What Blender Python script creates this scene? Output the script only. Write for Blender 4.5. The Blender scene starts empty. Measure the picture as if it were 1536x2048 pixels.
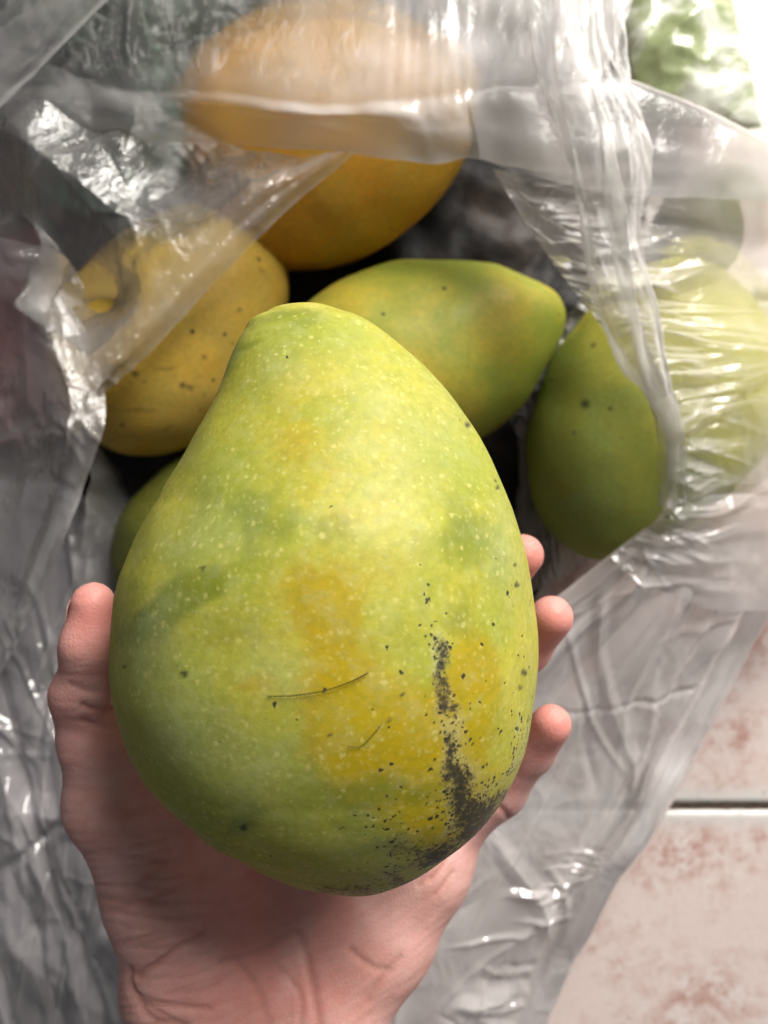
import bpy, math, random
import numpy as np
from mathutils import Vector

# ------------------------------------------------------------------ camera, light, exposure
CZ = 0.50            # camera height above the tiles (m)
F = 1547.0           # focal length in pixels of the 1536x2048 photograph
S = bpy.context.scene
cam_d = bpy.data.cameras.new('camera'); cam = bpy.data.objects.new('camera', cam_d)
S.collection.objects.link(cam); S.camera = cam
cam.location = (0, 0, CZ); cam.rotation_euler = (0, 0, 0)
cam_d.sensor_fit = 'VERTICAL'; cam_d.sensor_height = 36; cam_d.sensor_width = 27
cam_d.lens = F / 2048 * 36
cam_d.clip_start = 0.01; cam_d.clip_end = 50
cam_d.dof.use_dof = True; cam_d.dof.focus_distance = 0.205; cam_d.dof.aperture_fstop = 11

W = bpy.data.worlds.new('World'); S.world = W; W.use_nodes = True
W.node_tree.nodes['Background'].inputs[0].default_value = (0.95, 0.95, 1.0, 1)
W.node_tree.nodes['Background'].inputs[1].default_value = 0.11

def area(name, loc, target, size, energy, col, sy=None):
    l = bpy.data.lights.new(name, 'AREA'); l.energy = energy; l.color = col
    l.shape = 'RECTANGLE'; l.size = size; l.size_y = sy or size
    o = bpy.data.objects.new(name, l); S.collection.objects.link(o); o.location = loc
    o.rotation_euler = (Vector(target) - Vector(loc)).to_track_quat('-Z', 'Y').to_euler()
    return o
area('doorway_light', (0.88, 1.48, 1.22), (0.05, 0.05, 0.1), 0.85, 84, (1.0, 0.95, 0.885), 1.35)

S.view_settings.view_transform = 'Standard'; S.view_settings.look = 'None'
S.view_settings.exposure = 0.0; S.view_settings.gamma = 1
S.cycles.use_denoising = True; S.cycles.use_adaptive_sampling = True; S.cycles.adaptive_threshold = .03
S.cycles.max_bounces = 6; S.cycles.diffuse_bounces = 3; S.cycles.glossy_bounces = 3; S.cycles.transparent_max_bounces = 16
S.cycles.caustics_reflective = False; S.cycles.caustics_refractive = True
S.cycles.sample_clamp_indirect = 4

# ------------------------------------------------------------------ helpers
def P(px, py, z):
    d = CZ - z
    return ((px - 768) / F * d, (1024 - py) / F * d, z)

def PA(a):
    a = np.asarray(a, float); d = CZ - a[..., 2]
    return np.stack([(a[..., 0] - 768) / F * d, (1024 - a[..., 1]) / F * d, a[..., 2]], -1)

def proj(v):
    d = CZ - v[:, 2]
    return v[:, 0] / d * F + 768, 1024 - v[:, 1] / d * F

def tag(o, label=None, cat=None, group=None, kind=None):
    if label: o['label'] = label
    if cat: o['category'] = cat
    if group: o['group'] = group
    if kind: o['kind'] = kind
    return o

def mesh_obj(name, verts, faces, mat, parent=None, loc=None, smooth=True, attrs=None, uv=None):
    verts = np.asarray(verts, float)
    if loc is not None and parent is None:
        verts = verts - np.asarray(loc)
    me = bpy.data.meshes.new(name)
    me.from_pydata(verts.tolist(), [], [list(map(int, f)) for f in faces])
    if smooth: me.polygons.foreach_set('use_smooth', [True] * len(me.polygons))
    for k, a in (attrs or {}).items():
        at = me.attributes.new(k, 'FLOAT', 'POINT')
        at.data.foreach_set('value', np.asarray(a, np.float32).ravel())
    if uv is not None:
        l = me.uv_layers.new(name='UVMap')
        idx = np.empty(len(me.loops), np.int32); me.loops.foreach_get('vertex_index', idx)
        l.data.foreach_set('uv', np.asarray(uv, np.float32)[idx].ravel())
    me.update()
    if mat: me.materials.append(mat)
    o = bpy.data.objects.new(name, me); S.collection.objects.link(o)
    if loc is not None and parent is None: o.location = loc
    if parent is not None:
        o.parent = parent
        o.matrix_parent_inverse = parent.matrix_basis.inverted()
    return o

def empty(name, loc):
    o = bpy.data.objects.new(name, None); S.collection.objects.link(o); o.location = loc
    o.empty_display_size = 0.02
    return o

def gridfaces(n, m, wrap=False):
    i, j = np.meshgrid(np.arange(n - 1), np.arange(m if wrap else m - 1), indexing='ij')
    j2 = (j + 1) % m
    return np.stack([i * m + j, i * m + j2, (i + 1) * m + j2, (i + 1) * m + j], -1).reshape(-1, 4)

# gradient noise in 2-D / 3-D
def _hash(ix, iy, iz, s):
    h = (ix * 374761393 + iy * 668265263 + iz * 1274126177 + s * 974634777) & 0xffffffff
    h = ((h ^ (h >> 13)) * 1274126177) & 0xffffffff
    h = ((h ^ (h >> 16)) * 2246822519) & 0xffffffff
    return (h ^ (h >> 15)) & 0xffff
def noise3(x, y, z, seed=0):
    x, y, z = np.broadcast_arrays(np.asarray(x, float), np.asarray(y, float), np.asarray(z, float))
    x0 = np.floor(x).astype(np.int64); y0 = np.floor(y).astype(np.int64); z0 = np.floor(z).astype(np.int64)
    fx, fy, fz = x - x0, y - y0, z - z0
    f = lambda t: t * t * t * (t * (t * 6 - 15) + 10)
    u, v, w = f(fx), f(fy), f(fz); r = 0
    for dx in (0, 1):
        for dy in (0, 1):
            for dz in (0, 1):
                h = _hash(x0 + dx, y0 + dy, z0 + dz, seed)
                a = h * (2 * math.pi / 65536); b = ((h * 7919) & 0xffff) / 32768.0 - 1
                s = np.sqrt(np.maximum(0, 1 - b * b))
                g = np.cos(a) * s * (fx - dx) + np.sin(a) * s * (fy - dy) + b * (fz - dz)
                r = r + g * (u if dx else 1 - u) * (v if dy else 1 - v) * (w if dz else 1 - w)
    return r * 1.5
def fbm(x, y, z=0.0, seed=0, oct=3):
    r = 0; a = 1.0
    for k in range(oct):
        r = r + a * noise3(x * 2 ** k, y * 2 ** k, z * 2 ** k, seed + k * 11); a *= .5
    return r
def ridge(x, y, z=0.0, seed=0, oct=2):
    r = 0; a = 1.0
    for k in range(oct):
        r = r + a * (1 - 2.2 * np.abs(noise3(x * 2 ** k, y * 2 ** k, z, seed + k * 7))); a *= .5
    return r

def catmull(pts, t):
    """pts (n, d), t in 0..1"""
    pts = np.asarray(pts, float); n = len(pts)
    s = np.asarray(t) * (n - 1); i = np.clip(np.floor(s).astype(int), 0, n - 2); f = (s - i)[:, None]
    e = np.vstack([2 * pts[0] - pts[1], pts, 2 * pts[-1] - pts[-2]])
    p0, p1, p2, p3 = e[i], e[i + 1], e[i + 2], e[i + 3]
    return .5 * ((2 * p1) + (p2 - p0) * f + (2 * p0 - 5 * p1 + 4 * p2 - p3) * f ** 2 + (3 * p1 - p0 - 3 * p2 + p3) * f ** 3)

def normals_grid(V):
    du = np.gradient(V, axis=0); dv = np.gradient(V, axis=1)
    n = np.cross(du, dv); n /= np.linalg.norm(n, axis=-1, keepdims=True) + 1e-12
    if n[..., 2].mean() < 0: n = -n
    return n

def smooth01(a, b, x):
    t = np.clip((x - a) / (b - a), 0, 1); return t * t * (3 - 2 * t)

# ------------------------------------------------------------------ node helper
class NT:
    def __init__(s, name):
        s.m = bpy.data.materials.new(name); s.m.use_nodes = True
        s.t = s.m.node_tree; s.t.nodes.clear()
        s.out = s.t.nodes.new('ShaderNodeOutputMaterial')
    def n(s, typ, ins=None, **kw):
        nd = s.t.nodes.new('ShaderNode' + typ)
        for k, v in kw.items(): setattr(nd, k, v)
        for k, v in (ins or {}).items(): s.set(nd.inputs[k], v)
        return nd
    def set(s, sock, v):
        if isinstance(v, bpy.types.NodeSocket): s.t.links.new(v, sock)
        elif isinstance(v, bpy.types.Node): s.t.links.new(v.outputs[0], sock)
        else:
            if isinstance(v, tuple) and len(v) == 3 and sock.type == 'RGBA': v = (*v, 1)
            sock.default_value = v
    def math(s, op, a, b=0.0, c=0.0, clamp=False):
        return s.n('Math', {0: a, 1: b, 2: c}, operation=op, use_clamp=clamp).outputs[0]
    def mix(s, f, a, b):
        nd = s.n('Mix', data_type='RGBA'); s.set(nd.inputs[0], f); s.set(nd.inputs[6], a); s.set(nd.inputs[7], b)
        return nd.outputs[2]
    def ramp(s, v, lo, hi, a=0.0, b=1.0):
        return s.n('MapRange', {0: v, 1: lo, 2: hi, 3: a, 4: b}, interpolation_type='SMOOTHSTEP').outputs[0]
    def noise(s, vec, scale, detail=4, rough=.55, dist=0.0):
        return s.n('TexNoise', {'Vector': vec, 'Scale': scale, 'Detail': detail, 'Roughness': rough, 'Distortion': dist}).outputs[0]
    def attr(s, name):
        return s.n('Attribute', attribute_name=name).outputs['Fac']
    def obj(s): return s.n('TexCoord').outputs['Object']
    def bump(s, h, strength, dist, normal=None):
        ins = {'Height': h, 'Strength': strength, 'Distance': dist}
        if normal: ins['Normal'] = normal
        return s.n('Bump', ins).outputs[0]
    def done(s, shader): s.set(s.out.inputs[0], shader.outputs[0]); return s.m

def mango_mat(name, col_a, col_b, col_c, held=False, scale=1.0, dots=0.25, spots=0.05, smear=.3):
    """skin of a mango: two mottled greens or yellows, lenticels, black flecks, waxy bloom"""
    t = NT(name); o = t.obj()
    n1 = t.noise(o, 22 * scale, 4, .6, .3); n2 = t.noise(o, 55 * scale, 5, .6)
    c = t.mix(t.ramp(n1, .36, .64), col_a, col_b)
    c = t.mix(t.math('MULTIPLY', t.ramp(n2, .5, .75), .55), c, col_c)
    if held:
        c = t.mix(t.math('MULTIPLY', t.math('ADD', t.attr('yellow'), t.math('MULTIPLY', t.math('SUBTRACT', n2, .5), .9)), t.ramp(t.attr('yellow'), .02, .2), clamp=True), c, (.45, .325, .003))
        c = t.mix(t.math('MULTIPLY', t.math('ADD', t.attr('green'), t.math('MULTIPLY', t.math('SUBTRACT', n2, .5), .7)), t.ramp(t.attr('green'), .02, .2), clamp=True), c, (.17, .21, .014))
        c = t.mix(t.math('MULTIPLY', t.attr('bloom'), t.ramp(n2, .3, .7, .5, 1), clamp=True), c, (.36, .42, .19))
    else:
        c = t.mix(t.attr('lit'), c, (.78, .74, .13))  # brightly lit stem end painted into the skin colour
    # fine mottle
    n3 = t.noise(o, 420, 3, .7); n4 = t.noise(o, 170, 4, .7)
    c = t.mix(t.ramp(n3, .35, .72, 0, .6), c, t.mix(.55, c, (.20, .22, .02)))
    if held: c = t.mix(t.ramp(n4, .45, .68, 0, .35), c, t.mix(.5, c, (.52, .55, .28)))
    wob = t.n('VectorMath', {0: t.n('TexNoise', {'Vector': o, 'Scale': 800.0, 'Detail': 2.0}).outputs[1], 1: (.5, .5, .5)}, operation='SUBTRACT')
    ow = t.n('VectorMath', {0: wob, 1: (.0016, .0016, .0016), 2: o}, operation='MULTIPLY_ADD').outputs[0]
    # lenticels: pale flat pores of uneven size
    v = t.n('TexVoronoi', {'Vector': ow, 'Scale': 430.0, 'Randomness': 1.0})
    d = v.outputs['Distance']; sep = t.n('SeparateColor', {0: v.outputs['Color']})
    size = t.ramp(sep.outputs[1], 0, 1, .22, .46)
    pore = t.math('MULTIPLY', t.ramp(t.math('DIVIDE', d, size), 1.0, .3), t.ramp(sep.outputs[0], .1, .9))
    pore = t.math('MULTIPLY', pore, t.ramp(n1, .3, .6, .5, 1.0))
    if held:
        vb = t.n('TexVoronoi', {'Vector': ow, 'Scale': 640.0}); sb = t.n('SeparateColor', {0: vb.outputs['Color']})
        pb = t.math('MULTIPLY', t.ramp(vb.outputs['Distance'], .42, .12), t.ramp(sb.outputs[0], .3, 1.0))
        pore = t.math('MAXIMUM', pore, t.math('MULTIPLY', pb, .6))
    c = t.mix(t.math('MULTIPLY', pore, dots), c, (.80, .74, .27))
    # sooty flecks
    v2 = t.n('TexVoronoi', {'Vector': ow, 'Scale': 900.0})
    w2 = t.n('TexVoronoi', {'Vector': ow, 'Scale': 260.0})
    s2 = t.n('SeparateColor', {0: v2.outputs['Color']}); s3 = t.n('SeparateColor', {0: w2.outputs['Color']})
    r2 = s2.outputs[1]; r3 = s3.outputs[1]
    if held:
        den = t.attr('speck'); den = t.math('MULTIPLY', den, t.ramp(t.noise(o, 130, 3), .3, .6, .35, 1.2))
        z2 = t.ramp(s2.outputs[0], 0, 1, .30, .70)
        f1 = t.math('MULTIPLY', t.math('LESS_THAN', r2, den), t.ramp(t.math('DIVIDE', v2.outputs['Distance'], z2), 1.0, .55))
        f2 = t.math('MULTIPLY', t.math('LESS_THAN', r3, t.math('MULTIPLY', den, .45)), t.ramp(t.math('DIVIDE', w2.outputs['Distance'], t.ramp(s3.outputs[0], 0, 1, .08, .26)), 1.0, .7))
        pale = t.math('MULTIPLY', t.ramp(den, .15, .7), .25)
        c = t.mix(pale, c, (.46, .47, .31))
        f = t.math('MAXIMUM', f1, f2)
        so = t.math('ADD', t.noise(ow, 620, 5, .75), t.math('MULTIPLY', t.attr('soot'), .31))
        c = t.mix(t.math('MULTIPLY', t.ramp(so, .54, .68), t.ramp(t.attr('soot'), .05, .3, 0, .55)), c, (.20, .15, .05))
        f = t.math('MAXIMUM', f, t.math('MULTIPLY', t.ramp(so, .62, .78), t.ramp(t.attr('soot'), .05, .25, 0, .92)))
        f = t.math('MAXIMUM', f, t.math('MULTIPLY', t.attr('dot'), .95))
    else:
        f = t.math('MULTIPLY', t.math('LESS_THAN', r3, t.math('MULTIPLY', t.ramp(n1, .4, .6), spots)), t.ramp(t.math('DIVIDE', w2.outputs['Distance'], t.ramp(s3.outputs[0], 0, 1, .1, .4)), 1.0, .7))
        f = t.math('MAXIMUM', f, t.math('MULTIPLY', t.attr('dot'), .9))
    c = t.mix(t.math('MULTIPLY', f, .93), c, (.020, .020, .023))
    # faint brown sap smears
    mp = t.n('Mapping', {0: ow, 3: (.22, 1, 1)}).outputs[0]
    c = t.mix(t.ramp(t.noise(mp, 120, 4, .6), .60, .74, 0, smear), c, (.24, .15, .03))
    h = t.math('ADD', n3, n4)
    b = t.n('BsdfPrincipled', {'Base Color': c, 'Roughness': t.ramp(n2, .3, .7, .46, .60), 'IOR': 1.42,
            'Normal': t.bump(h, .16, .0005), 'Specular IOR Level': .45})
    return t.done(b)

def film_mat(name, tint=(.95, .92, .915), rough=.13, crinkle=.5, spec=.5, scale=260.0, haze=.4):
    """thin cloudy polythene film: clear where flat and single, whiter where doubled, gathered or stretched (attribute milk)"""
    t = NT(name); o = t.obj()
    milk = t.attr('milk')
    fres = t.n('LayerWeight', {0: .35}).outputs['Facing']
    m = t.math('ADD', milk, t.math('MULTIPLY', t.math('POWER', fres, 2.0), .45), clamp=True)
    nrm = t.bump(t.noise(o, scale, 2, .6), crinkle, .0012)
    body = t.n('MixShader', {0: .14, 1: t.n('BsdfDiffuse', {0: tint}), 2: t.n('BsdfTranslucent', {0: tint})})
    clear = t.n('MixShader', {0: haze, 1: t.n('BsdfTransparent', {0: (.97, .97, .97)}), 2: t.n('BsdfRefraction', {'Color': (.97, .97, .97), 'Roughness': .34, 'IOR': 1.25})})
    a = t.n('MixShader', {0: m, 1: clear, 2: body})
    gl = t.n('BsdfGlossy', {'Color': (1, 1, 1), 'Roughness': rough, 'Normal': nrm})
    fa = t.n('LayerWeight', {0: .5, 'Normal': nrm}).outputs['Facing']
    fr = t.math('MULTIPLY_ADD', t.math('POWER', fa, 5.0), .9, .06)   # thin film, both faces alike
    gf = t.math('MULTIPLY', fr, spec * 2, clamp=True)
    return t.done(t.n('MixShader', {0: gf, 1: a, 2: gl}))

def crumple_mat(name, ca, cb, rough=.3, scale=18, lo=.42, hi=.58, spec=.5, transl=0.0):
    t = NT(name); o = t.obj()
    n = t.noise(o, scale, 5, .6, .4); f = t.noise(o, 160, 3, .6)
    c = t.mix(t.ramp(n, lo, hi), ca, cb)
    b = t.n('BsdfPrincipled', {'Base Color': c, 'Roughness': rough, 'Specular IOR Level': spec,
            'Normal': t.bump(t.math('ADD', n, t.math('MULTIPLY', f, .3)), .5, .003)})
    return t.done(b)

# ------------------------------------------------------------------ the tiled floor
def tile_mat():
    t = NT('glazed_tile'); g = t.n('NewGeometry').outputs['Position']
    n1 = t.noise(g, 12, 6, .65, .3); n2 = t.noise(g, 75, 5, .7); n3 = t.noise(g, 300, 3, .6)
    c = t.mix(t.ramp(n1, .3, .7), (.76, .625, .58), (.80, .725, .69))
    blot = t.math('MULTIPLY', t.ramp(n1, .40, .66), t.ramp(n2, .34, .68))
    c = t.mix(t.math('MULTIPLY', blot, 1.0), c, (.46, .21, .16))
    c = t.mix(t.math('MULTIPLY', t.ramp(n2, .6, .72), .5), c, (.72, .71, .70))
    c = t.mix(t.math('MULTIPLY', t.ramp(n3, .5, .75), .18), c, (.40, .28, .22))
    ed = t.attr('edge')
    c = t.mix(t.math('MULTIPLY', ed, t.ramp(n2, .3, .6, .5, .95)), c, (.70, .69, .66))
    b = t.n('BsdfPrincipled', {'Base Color': c, 'Roughness': t.ramp(n2, .3, .7, .22, .4), 'Normal': t.bump(t.math('ADD', n1, n2), .12, .002)})
    return t.done(b)

def grout_mat():
    t = NT('dirty_grout'); g = t.n('NewGeometry').outputs['Position']; n = t.noise(g, 260, 4, .7)
    c = t.mix(t.ramp(n, .35, .65), (.075, .05, .035), (.22, .16, .115))
    return t.done(t.n('BsdfPrincipled', {'Base Color': c, 'Roughness': .95, 'Normal': t.bump(n, .8, .002)}))

TS, GW = 0.33, 0.0045
X0, Y0 = -0.05 - TS, -0.191      # a grid corner; the joint seen in the photograph runs along y = Y0
fl = mesh_obj('floor', [(-1.2, -1.2, -.004), (1.2, -1.2, -.004), (1.2, 1.2, -.004), (-1.2, 1.2, -.004)], [(0, 1, 2, 3)], grout_mat(), smooth=False)
tag(fl, 'dirty grout bed between the mottled pink and cream floor tiles', 'floor', kind='structure')
TM = tile_mat()
def tile_mesh():
    n = 81; h = (TS - GW) / 2; s = np.linspace(-1, 1, n)
    s = np.sign(s) * (1 - (1 - np.abs(s)) ** 1.8)
    x, y = np.meshgrid(s * h, s * h, indexing='ij')
    e = np.minimum(h - np.abs(x), h - np.abs(y))
    ch = .0013 * np.clip(fbm(x * 160, y * 160, 0, 71, 2) - .05, 0, 1) * smooth01(.006, 0, e)
    x = x - np.sign(x) * ch * (h - np.abs(x) < h - np.abs(y) + .002); y = y - np.sign(y) * ch * (h - np.abs(y) < h - np.abs(x) + .002)
    z = -.0022 * np.clip(1 - e / .0035, 0, 1) ** 2
    V = np.stack([x, y, z], -1).reshape(-1, 3); Fs = gridfaces(n, n)[:, ::-1]
    if 1:
        ring = [i * n for i in range(n)] + [(n - 1) * n + j for j in range(1, n)] + [i * n + n - 1 for i in range(n - 2, -1, -1)] + [j for j in range(n - 2, 0, -1)]
        b0 = len(V); V = np.vstack([V, [(V[k][0], V[k][1], -.006) for k in ring]])
        Fs = [tuple(f) for f in Fs] + [(ring[k], ring[(k + 1) % len(ring)], b0 + (k + 1) % len(ring), b0 + k) for k in range(len(ring))]
    ed = smooth01(.016, .003, np.concatenate([e.ravel(), np.zeros(len(ring))]))
    return V, Fs, ed
tv, tf, te = tile_mesh()
t0 = None
rnd = random.Random(4)
for i in range(3):
    for j in range(-1, 3):
        loc = (X0 + (i + .5) * TS, Y0 + (j + .5) * TS, rnd.uniform(-.0004, .0003))
        if t0 is None:
            o = t0 = mesh_obj('tile', tv, tf, TM, attrs={'edge': te}); o.parent = fl
        else:
            o = t0.copy(); S.collection.objects.link(o)
        o.location = loc

gv, gf = [], []
for k in range(70):      # grit on the tiles
    gx, gy = rnd.uniform(.05, .28), rnd.uniform(-.36, -.08); gr_ = rnd.uniform(.0002, .0006)
    if rnd.random() < .4: gy = Y0 + rnd.gauss(0, .003)
    b0 = len(gv); a0 = rnd.uniform(0, 6)
    gv += [(gx + gr_ * rnd.uniform(.6, 1.3) * math.cos(a0 + q), gy + gr_ * rnd.uniform(.6, 1.3) * math.sin(a0 + q), .0003) for q in (0, 1.57, 3.14, 4.71)] + [(gx, gy, .0003 + gr_), (gx, gy, -.001)]
    gf += [(b0 + q, b0 + (q + 1) % 4, b0 + 4) for q in range(4)] + [(b0 + (q + 1) % 4, b0 + q, b0 + 5) for q in range(4)]
gm = NT('grit'); tag(mesh_obj('grit', gv, gf, gm.done(gm.n('BsdfPrincipled', {'Base Color': (.10, .065, .045), 'Roughness': .9})), loc=(0, 0, 0), smooth=False), 'brown grit scattered on the tiles and along the joint', 'grit', kind='stuff')

# ------------------------------------------------------------------ held mango: outline from the photograph turned into a body
ML = [(590, 598), (530, 612), (490, 650), (462, 705), (440, 765), (412, 825), (370, 900), (314, 995), (268, 1072), (237, 1152), (225, 1240), (219, 1330), (226, 1410), (252, 1500), (298, 1580), (360, 1645), (430, 1697), (515, 1748), (600, 1785), (680, 1801)]
MR = [(590, 598), (650, 603), (705, 622), (765, 655), (835, 715), (895, 780), (945, 850), (985, 925), (1018, 1000), (1045, 1080), (1063, 1160), (1074, 1240), (1077, 1330), (1070, 1420), (1050, 1510), (1012, 1595), (955, 1670), (890, 1722), (800, 1772), (730, 1797), (680, 1801)]
MZ = 0.278
def held_profile():
    nt = 90
    def dense(pts):
        q = catmull(pts, np.linspace(0, 1, 600)); return q
    L, R = dense(ML), dense(MR)
    tt = np.linspace(0, math.pi, nt)
    yt, yb = 598.0, 1801.0
    yy = (yt + yb) / 2 - np.cos(tt) * (yb - yt) / 2
    tl = np.interp(yy, L[:, 1], L[:, 0]); tr = np.interp(yy, R[:, 1], R[:, 0])
    return yy, tl, tr
yy, tl, tr = held_profile()
D = CZ - MZ
def held_mesh(Yw, xl, xr, m):
    a = (xr - xl) / 2; cx = (xr + xl) / 2
    s = np.linspace(0, 1, len(Yw)); b = a * (.86 - .04 * np.cos(s * 6.28))
    th = np.linspace(0, 2 * math.pi, m, endpoint=False)
    ct, sn = np.cos(th), np.sin(th)
    X = cx[:, None] + a[:, None] * ct
    Z = MZ + b[:, None] * np.sign(sn) * np.abs(sn) ** .96
    Y = np.repeat(Yw[:, None], m, 1)
    return np.stack([X, Y, Z], -1), b
# the seen outline of a rounded body lies a little nearer than its middle: back out the true half widths
DS = D - .0125
Yc = (1024 - yy) / F * DS; xls = (tl - 768) / F * DS; xrs = (tr - 768) / F * DS
for it in range(6):
    V, b = held_mesh(Yc, xls, xrs, 96)
    px, py = proj(V.reshape(-1, 3))
    for k in (0, 1):
        q, lo_, hi_ = ((px, 219., 1077.), (py, 598., 1801.))[k]
        sc = (hi_ - lo_) / (q.max() - q.min()); sh = ((hi_ + lo_) - (q.max() + q.min())) / 2 / F * D
        if k == 0:
            c0 = (xls.min() + xrs.max()) / 2; xls = (xls - c0) * sc + c0 + sh; xrs = (xrs - c0) * sc + c0 + sh
        else:
            c0 = (Yc.min() + Yc.max()) / 2; Yc = (Yc - c0) * sc + c0 - sh
Lq, Rq = catmull(ML, np.linspace(0, 1, 800)), catmull(MR, np.linspace(0, 1, 800))
rows = np.arange(604, 1797, 8.0)
for it in range(5):      # then correct the remaining sideways error, row by row
    sd = np.linspace(0, 1, 300); cs = lambda a: catmull(a[:, None], sd)[:, 0]
    V, b = held_mesh(cs(Yc), cs(xls), cs(xrs), 240); px, py = proj(V.reshape(-1, 3))
    k = np.clip(((py - 600) / 8).astype(int), 0, len(rows) - 1)
    lo_ = np.full(len(rows), 1e9); hi_ = np.full(len(rows), -1e9); np.minimum.at(lo_, k, px); np.maximum.at(hi_, k, px)
    el = np.interp(rows, Lq[:, 1], Lq[:, 0]) - lo_; er = np.interp(rows, Rq[:, 1], Rq[:, 0]) - hi_
    g = np.exp(-np.linspace(-2, 2, 9) ** 2); g /= g.sum(); pad = lambda e: np.convolve(np.pad(np.clip(e, -25, 25), 4, 'edge'), g, 'valid')
    sy = 1024 - Yc / DS * F; wgt = smooth01(0, .25, np.sin(np.linspace(0, math.pi, len(sy)))) * .7
    xls = xls + wgt * np.interp(sy, rows, pad(el)) / F * DS; xrs = xrs + wgt * np.interp(sy, rows, pad(er)) / F * DS
print('outline error px', np.abs(el[3:-3]).max(), np.abs(er[3:-3]).max())
# dense version
s_ = np.linspace(0, 1, len(Yc)); sd = np.linspace(0, 1, 360)
cs = lambda a: catmull(a[:, None], sd)[:, 0]
HY, HL, HR = cs(Yc), cs(xls), cs(xrs)
HV, HB = held_mesh(HY, HL, HR, 360)
n_ = normals_grid(HV)
hv = HV.reshape(-1, 3); c_ = hv.mean(0)
dirn = hv - c_; dirn /= np.linalg.norm(dirn, axis=1, keepdims=True)
hv = hv + dirn * (.0012 * fbm(hv[:, 0] * 28, hv[:, 1] * 28, hv[:, 2] * 28, 5, 2))[:, None]
px, py = proj(hv)
front = smooth01(-.012, .004, hv[:, 2] - MZ)
def blob(x, y, rx, ry, ang=0.0):
    a = math.radians(ang); dx, dy = px - x, py - y
    u = dx * math.cos(a) + dy * math.sin(a); v = -dx * math.sin(a) + dy * math.cos(a)
    return np.exp(-((u / rx) ** 2 + (v / ry) ** 2))
def segdist(qx, qy, pts):
    d = np.full(len(qx), 1e9)
    for (x0, y0), (x1, y1) in zip(pts[:-1], pts[1:]):
        dx, dy = x1 - x0, y1 - y0; t = np.clip(((qx - x0) * dx + (qy - y0) * dy) / (dx * dx + dy * dy), 0, 1)
        d = np.minimum(d, np.hypot(qx - x0 - t * dx, qy - y0 - t * dy))
    return d
wob = fbm(hv[:, 0] * 90, hv[:, 1] * 90, hv[:, 2] * 90, 3, 3)
wob2 = fbm(hv[:, 0] * 300, hv[:, 1] * 300, hv[:, 2] * 300, 9, 2)
yel = .95 * blob(650, 1240, 55, 75) + 1.0 * blob(690, 1370, 85, 60, 20) + 1.1 * blob(730, 1500, 130, 90, 35) + 1.0 * blob(830, 1600, 110, 80, 30) \
    + .8 * blob(950, 1330, 60, 90) + .6 * blob(500, 1375, 70, 26, -15) + .4 * blob(610, 850, 80, 110, 20) + .6 * blob(900, 1480, 90, 90) + .3 * blob(600, 1170, 120, 40) + .35 * blob(700, 1000, 170, 120)
yel = yel + .55 * blob(880, 1540, 150, 170, -20) + .35 * blob(720, 1180, 200, 120)
yel = smooth01(.10, .85, yel + .38 * wob + .14 * wob2) * np.clip(yel * 1.8, 0, 1) * front * .92
grn = .85 * blob(320, 1225, 110, 34, -32) + .55 * blob(420, 1165, 90, 40, -20) + .5 * blob(930, 1090, 70, 90) + .45 * blob(480, 1650, 60, 26, -35) + .45 * blob(590, 630, 90, 26, 12) \
    + .5 * blob(500, 690, 70, 14, -20) + .35 * blob(600, 1050, 200, 50, 10) + .35 * blob(940, 1250, 80, 60) + .3 * blob(470, 1000, 90, 60) + .35 * blob(820, 1590, 160, 60, 30) + .4 * blob(700, 1640, 160, 60, 25)
grn = smooth01(.12, .6, grn + .22 * wob + .08 * wob2) * front * .85
blo = .55 * blob(290, 1290, 80, 110) + .5 * blob(350, 1450, 120, 120) + .5 * blob(430, 1050, 110, 70, -30) + .55 * blob(760, 1720, 110, 60, 10) + .4 * blob(500, 1560, 140, 90, 30) + .45 * blob(560, 1340, 60, 50) + .5 * blob(1010, 1120, 40, 140) + .35 * blob(880, 830, 80, 90) + .35 * blob(560, 720, 60, 60)
blo = np.clip(blo * front + .15 * wob, 0, 1)
st = segdist(px + 14 * wob, py, [(868, 1272), (885, 1350), (900, 1430), (915, 1510), (930, 1600), (925, 1625)])
wd = np.interp(py, [1260, 1400, 1500, 1600], [22, 18, 26, 40])
spk = .85 * np.exp(-(st / wd) ** 2) + .35 * np.exp(-(segdist(px + 16 * wob, py, [(822, 1100), (838, 1150), (852, 1215)]) / 15) ** 2)
ed = segdist(px, py, [(640, 1790), (760, 1775), (860, 1725), (935, 1665), (990, 1600), (1035, 1510), (1050, 1450)])
spk = spk + .75 * np.exp(-(ed / 34) ** 2) * np.clip(.5 + 1.6 * wob, 0, 1) * smooth01(600, 800, px) + .9 * blob(955, 1640, 45, 35) * np.clip(.6 + wob, 0, 1)
spk = spk + .05 * blob(890, 1480, 150, 200) + .16 * blob(830, 1640, 90, 60) + .22 * blob(800, 1690, 70, 30) + .015 * blob(1000, 1050, 60, 300) + .0015
spk = np.clip(spk * front, 0, 1)
soot = .80 * np.exp(-(segdist(px + 18 * wob, py, [(874, 1290), (884, 1350), (897, 1420)]) / 15) ** 2) + .95 * np.exp(-(segdist(px + 22 * wob, py, [(905, 1480), (920, 1545), (930, 1600), (932, 1625)]) / np.interp(py, [1480, 1600], [14, 30])) ** 2) \
    + .75 * blob(965, 1632, 44, 18, -45) + .8 * np.exp(-(segdist(px, py, [(800, 1760), (890, 1705), (960, 1640), (1005, 1580)]) / 20) ** 2) * np.clip(.6 + 1.5 * wob, 0, 1) + .5 * np.exp(-(segdist(px, py, [(640, 1780), (740, 1782)]) / 13) ** 2) + .45 * blob(820, 1700, 60, 18, 10)
soot = np.clip(soot * front, 0, 1)
dot = np.zeros(len(px))
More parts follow.
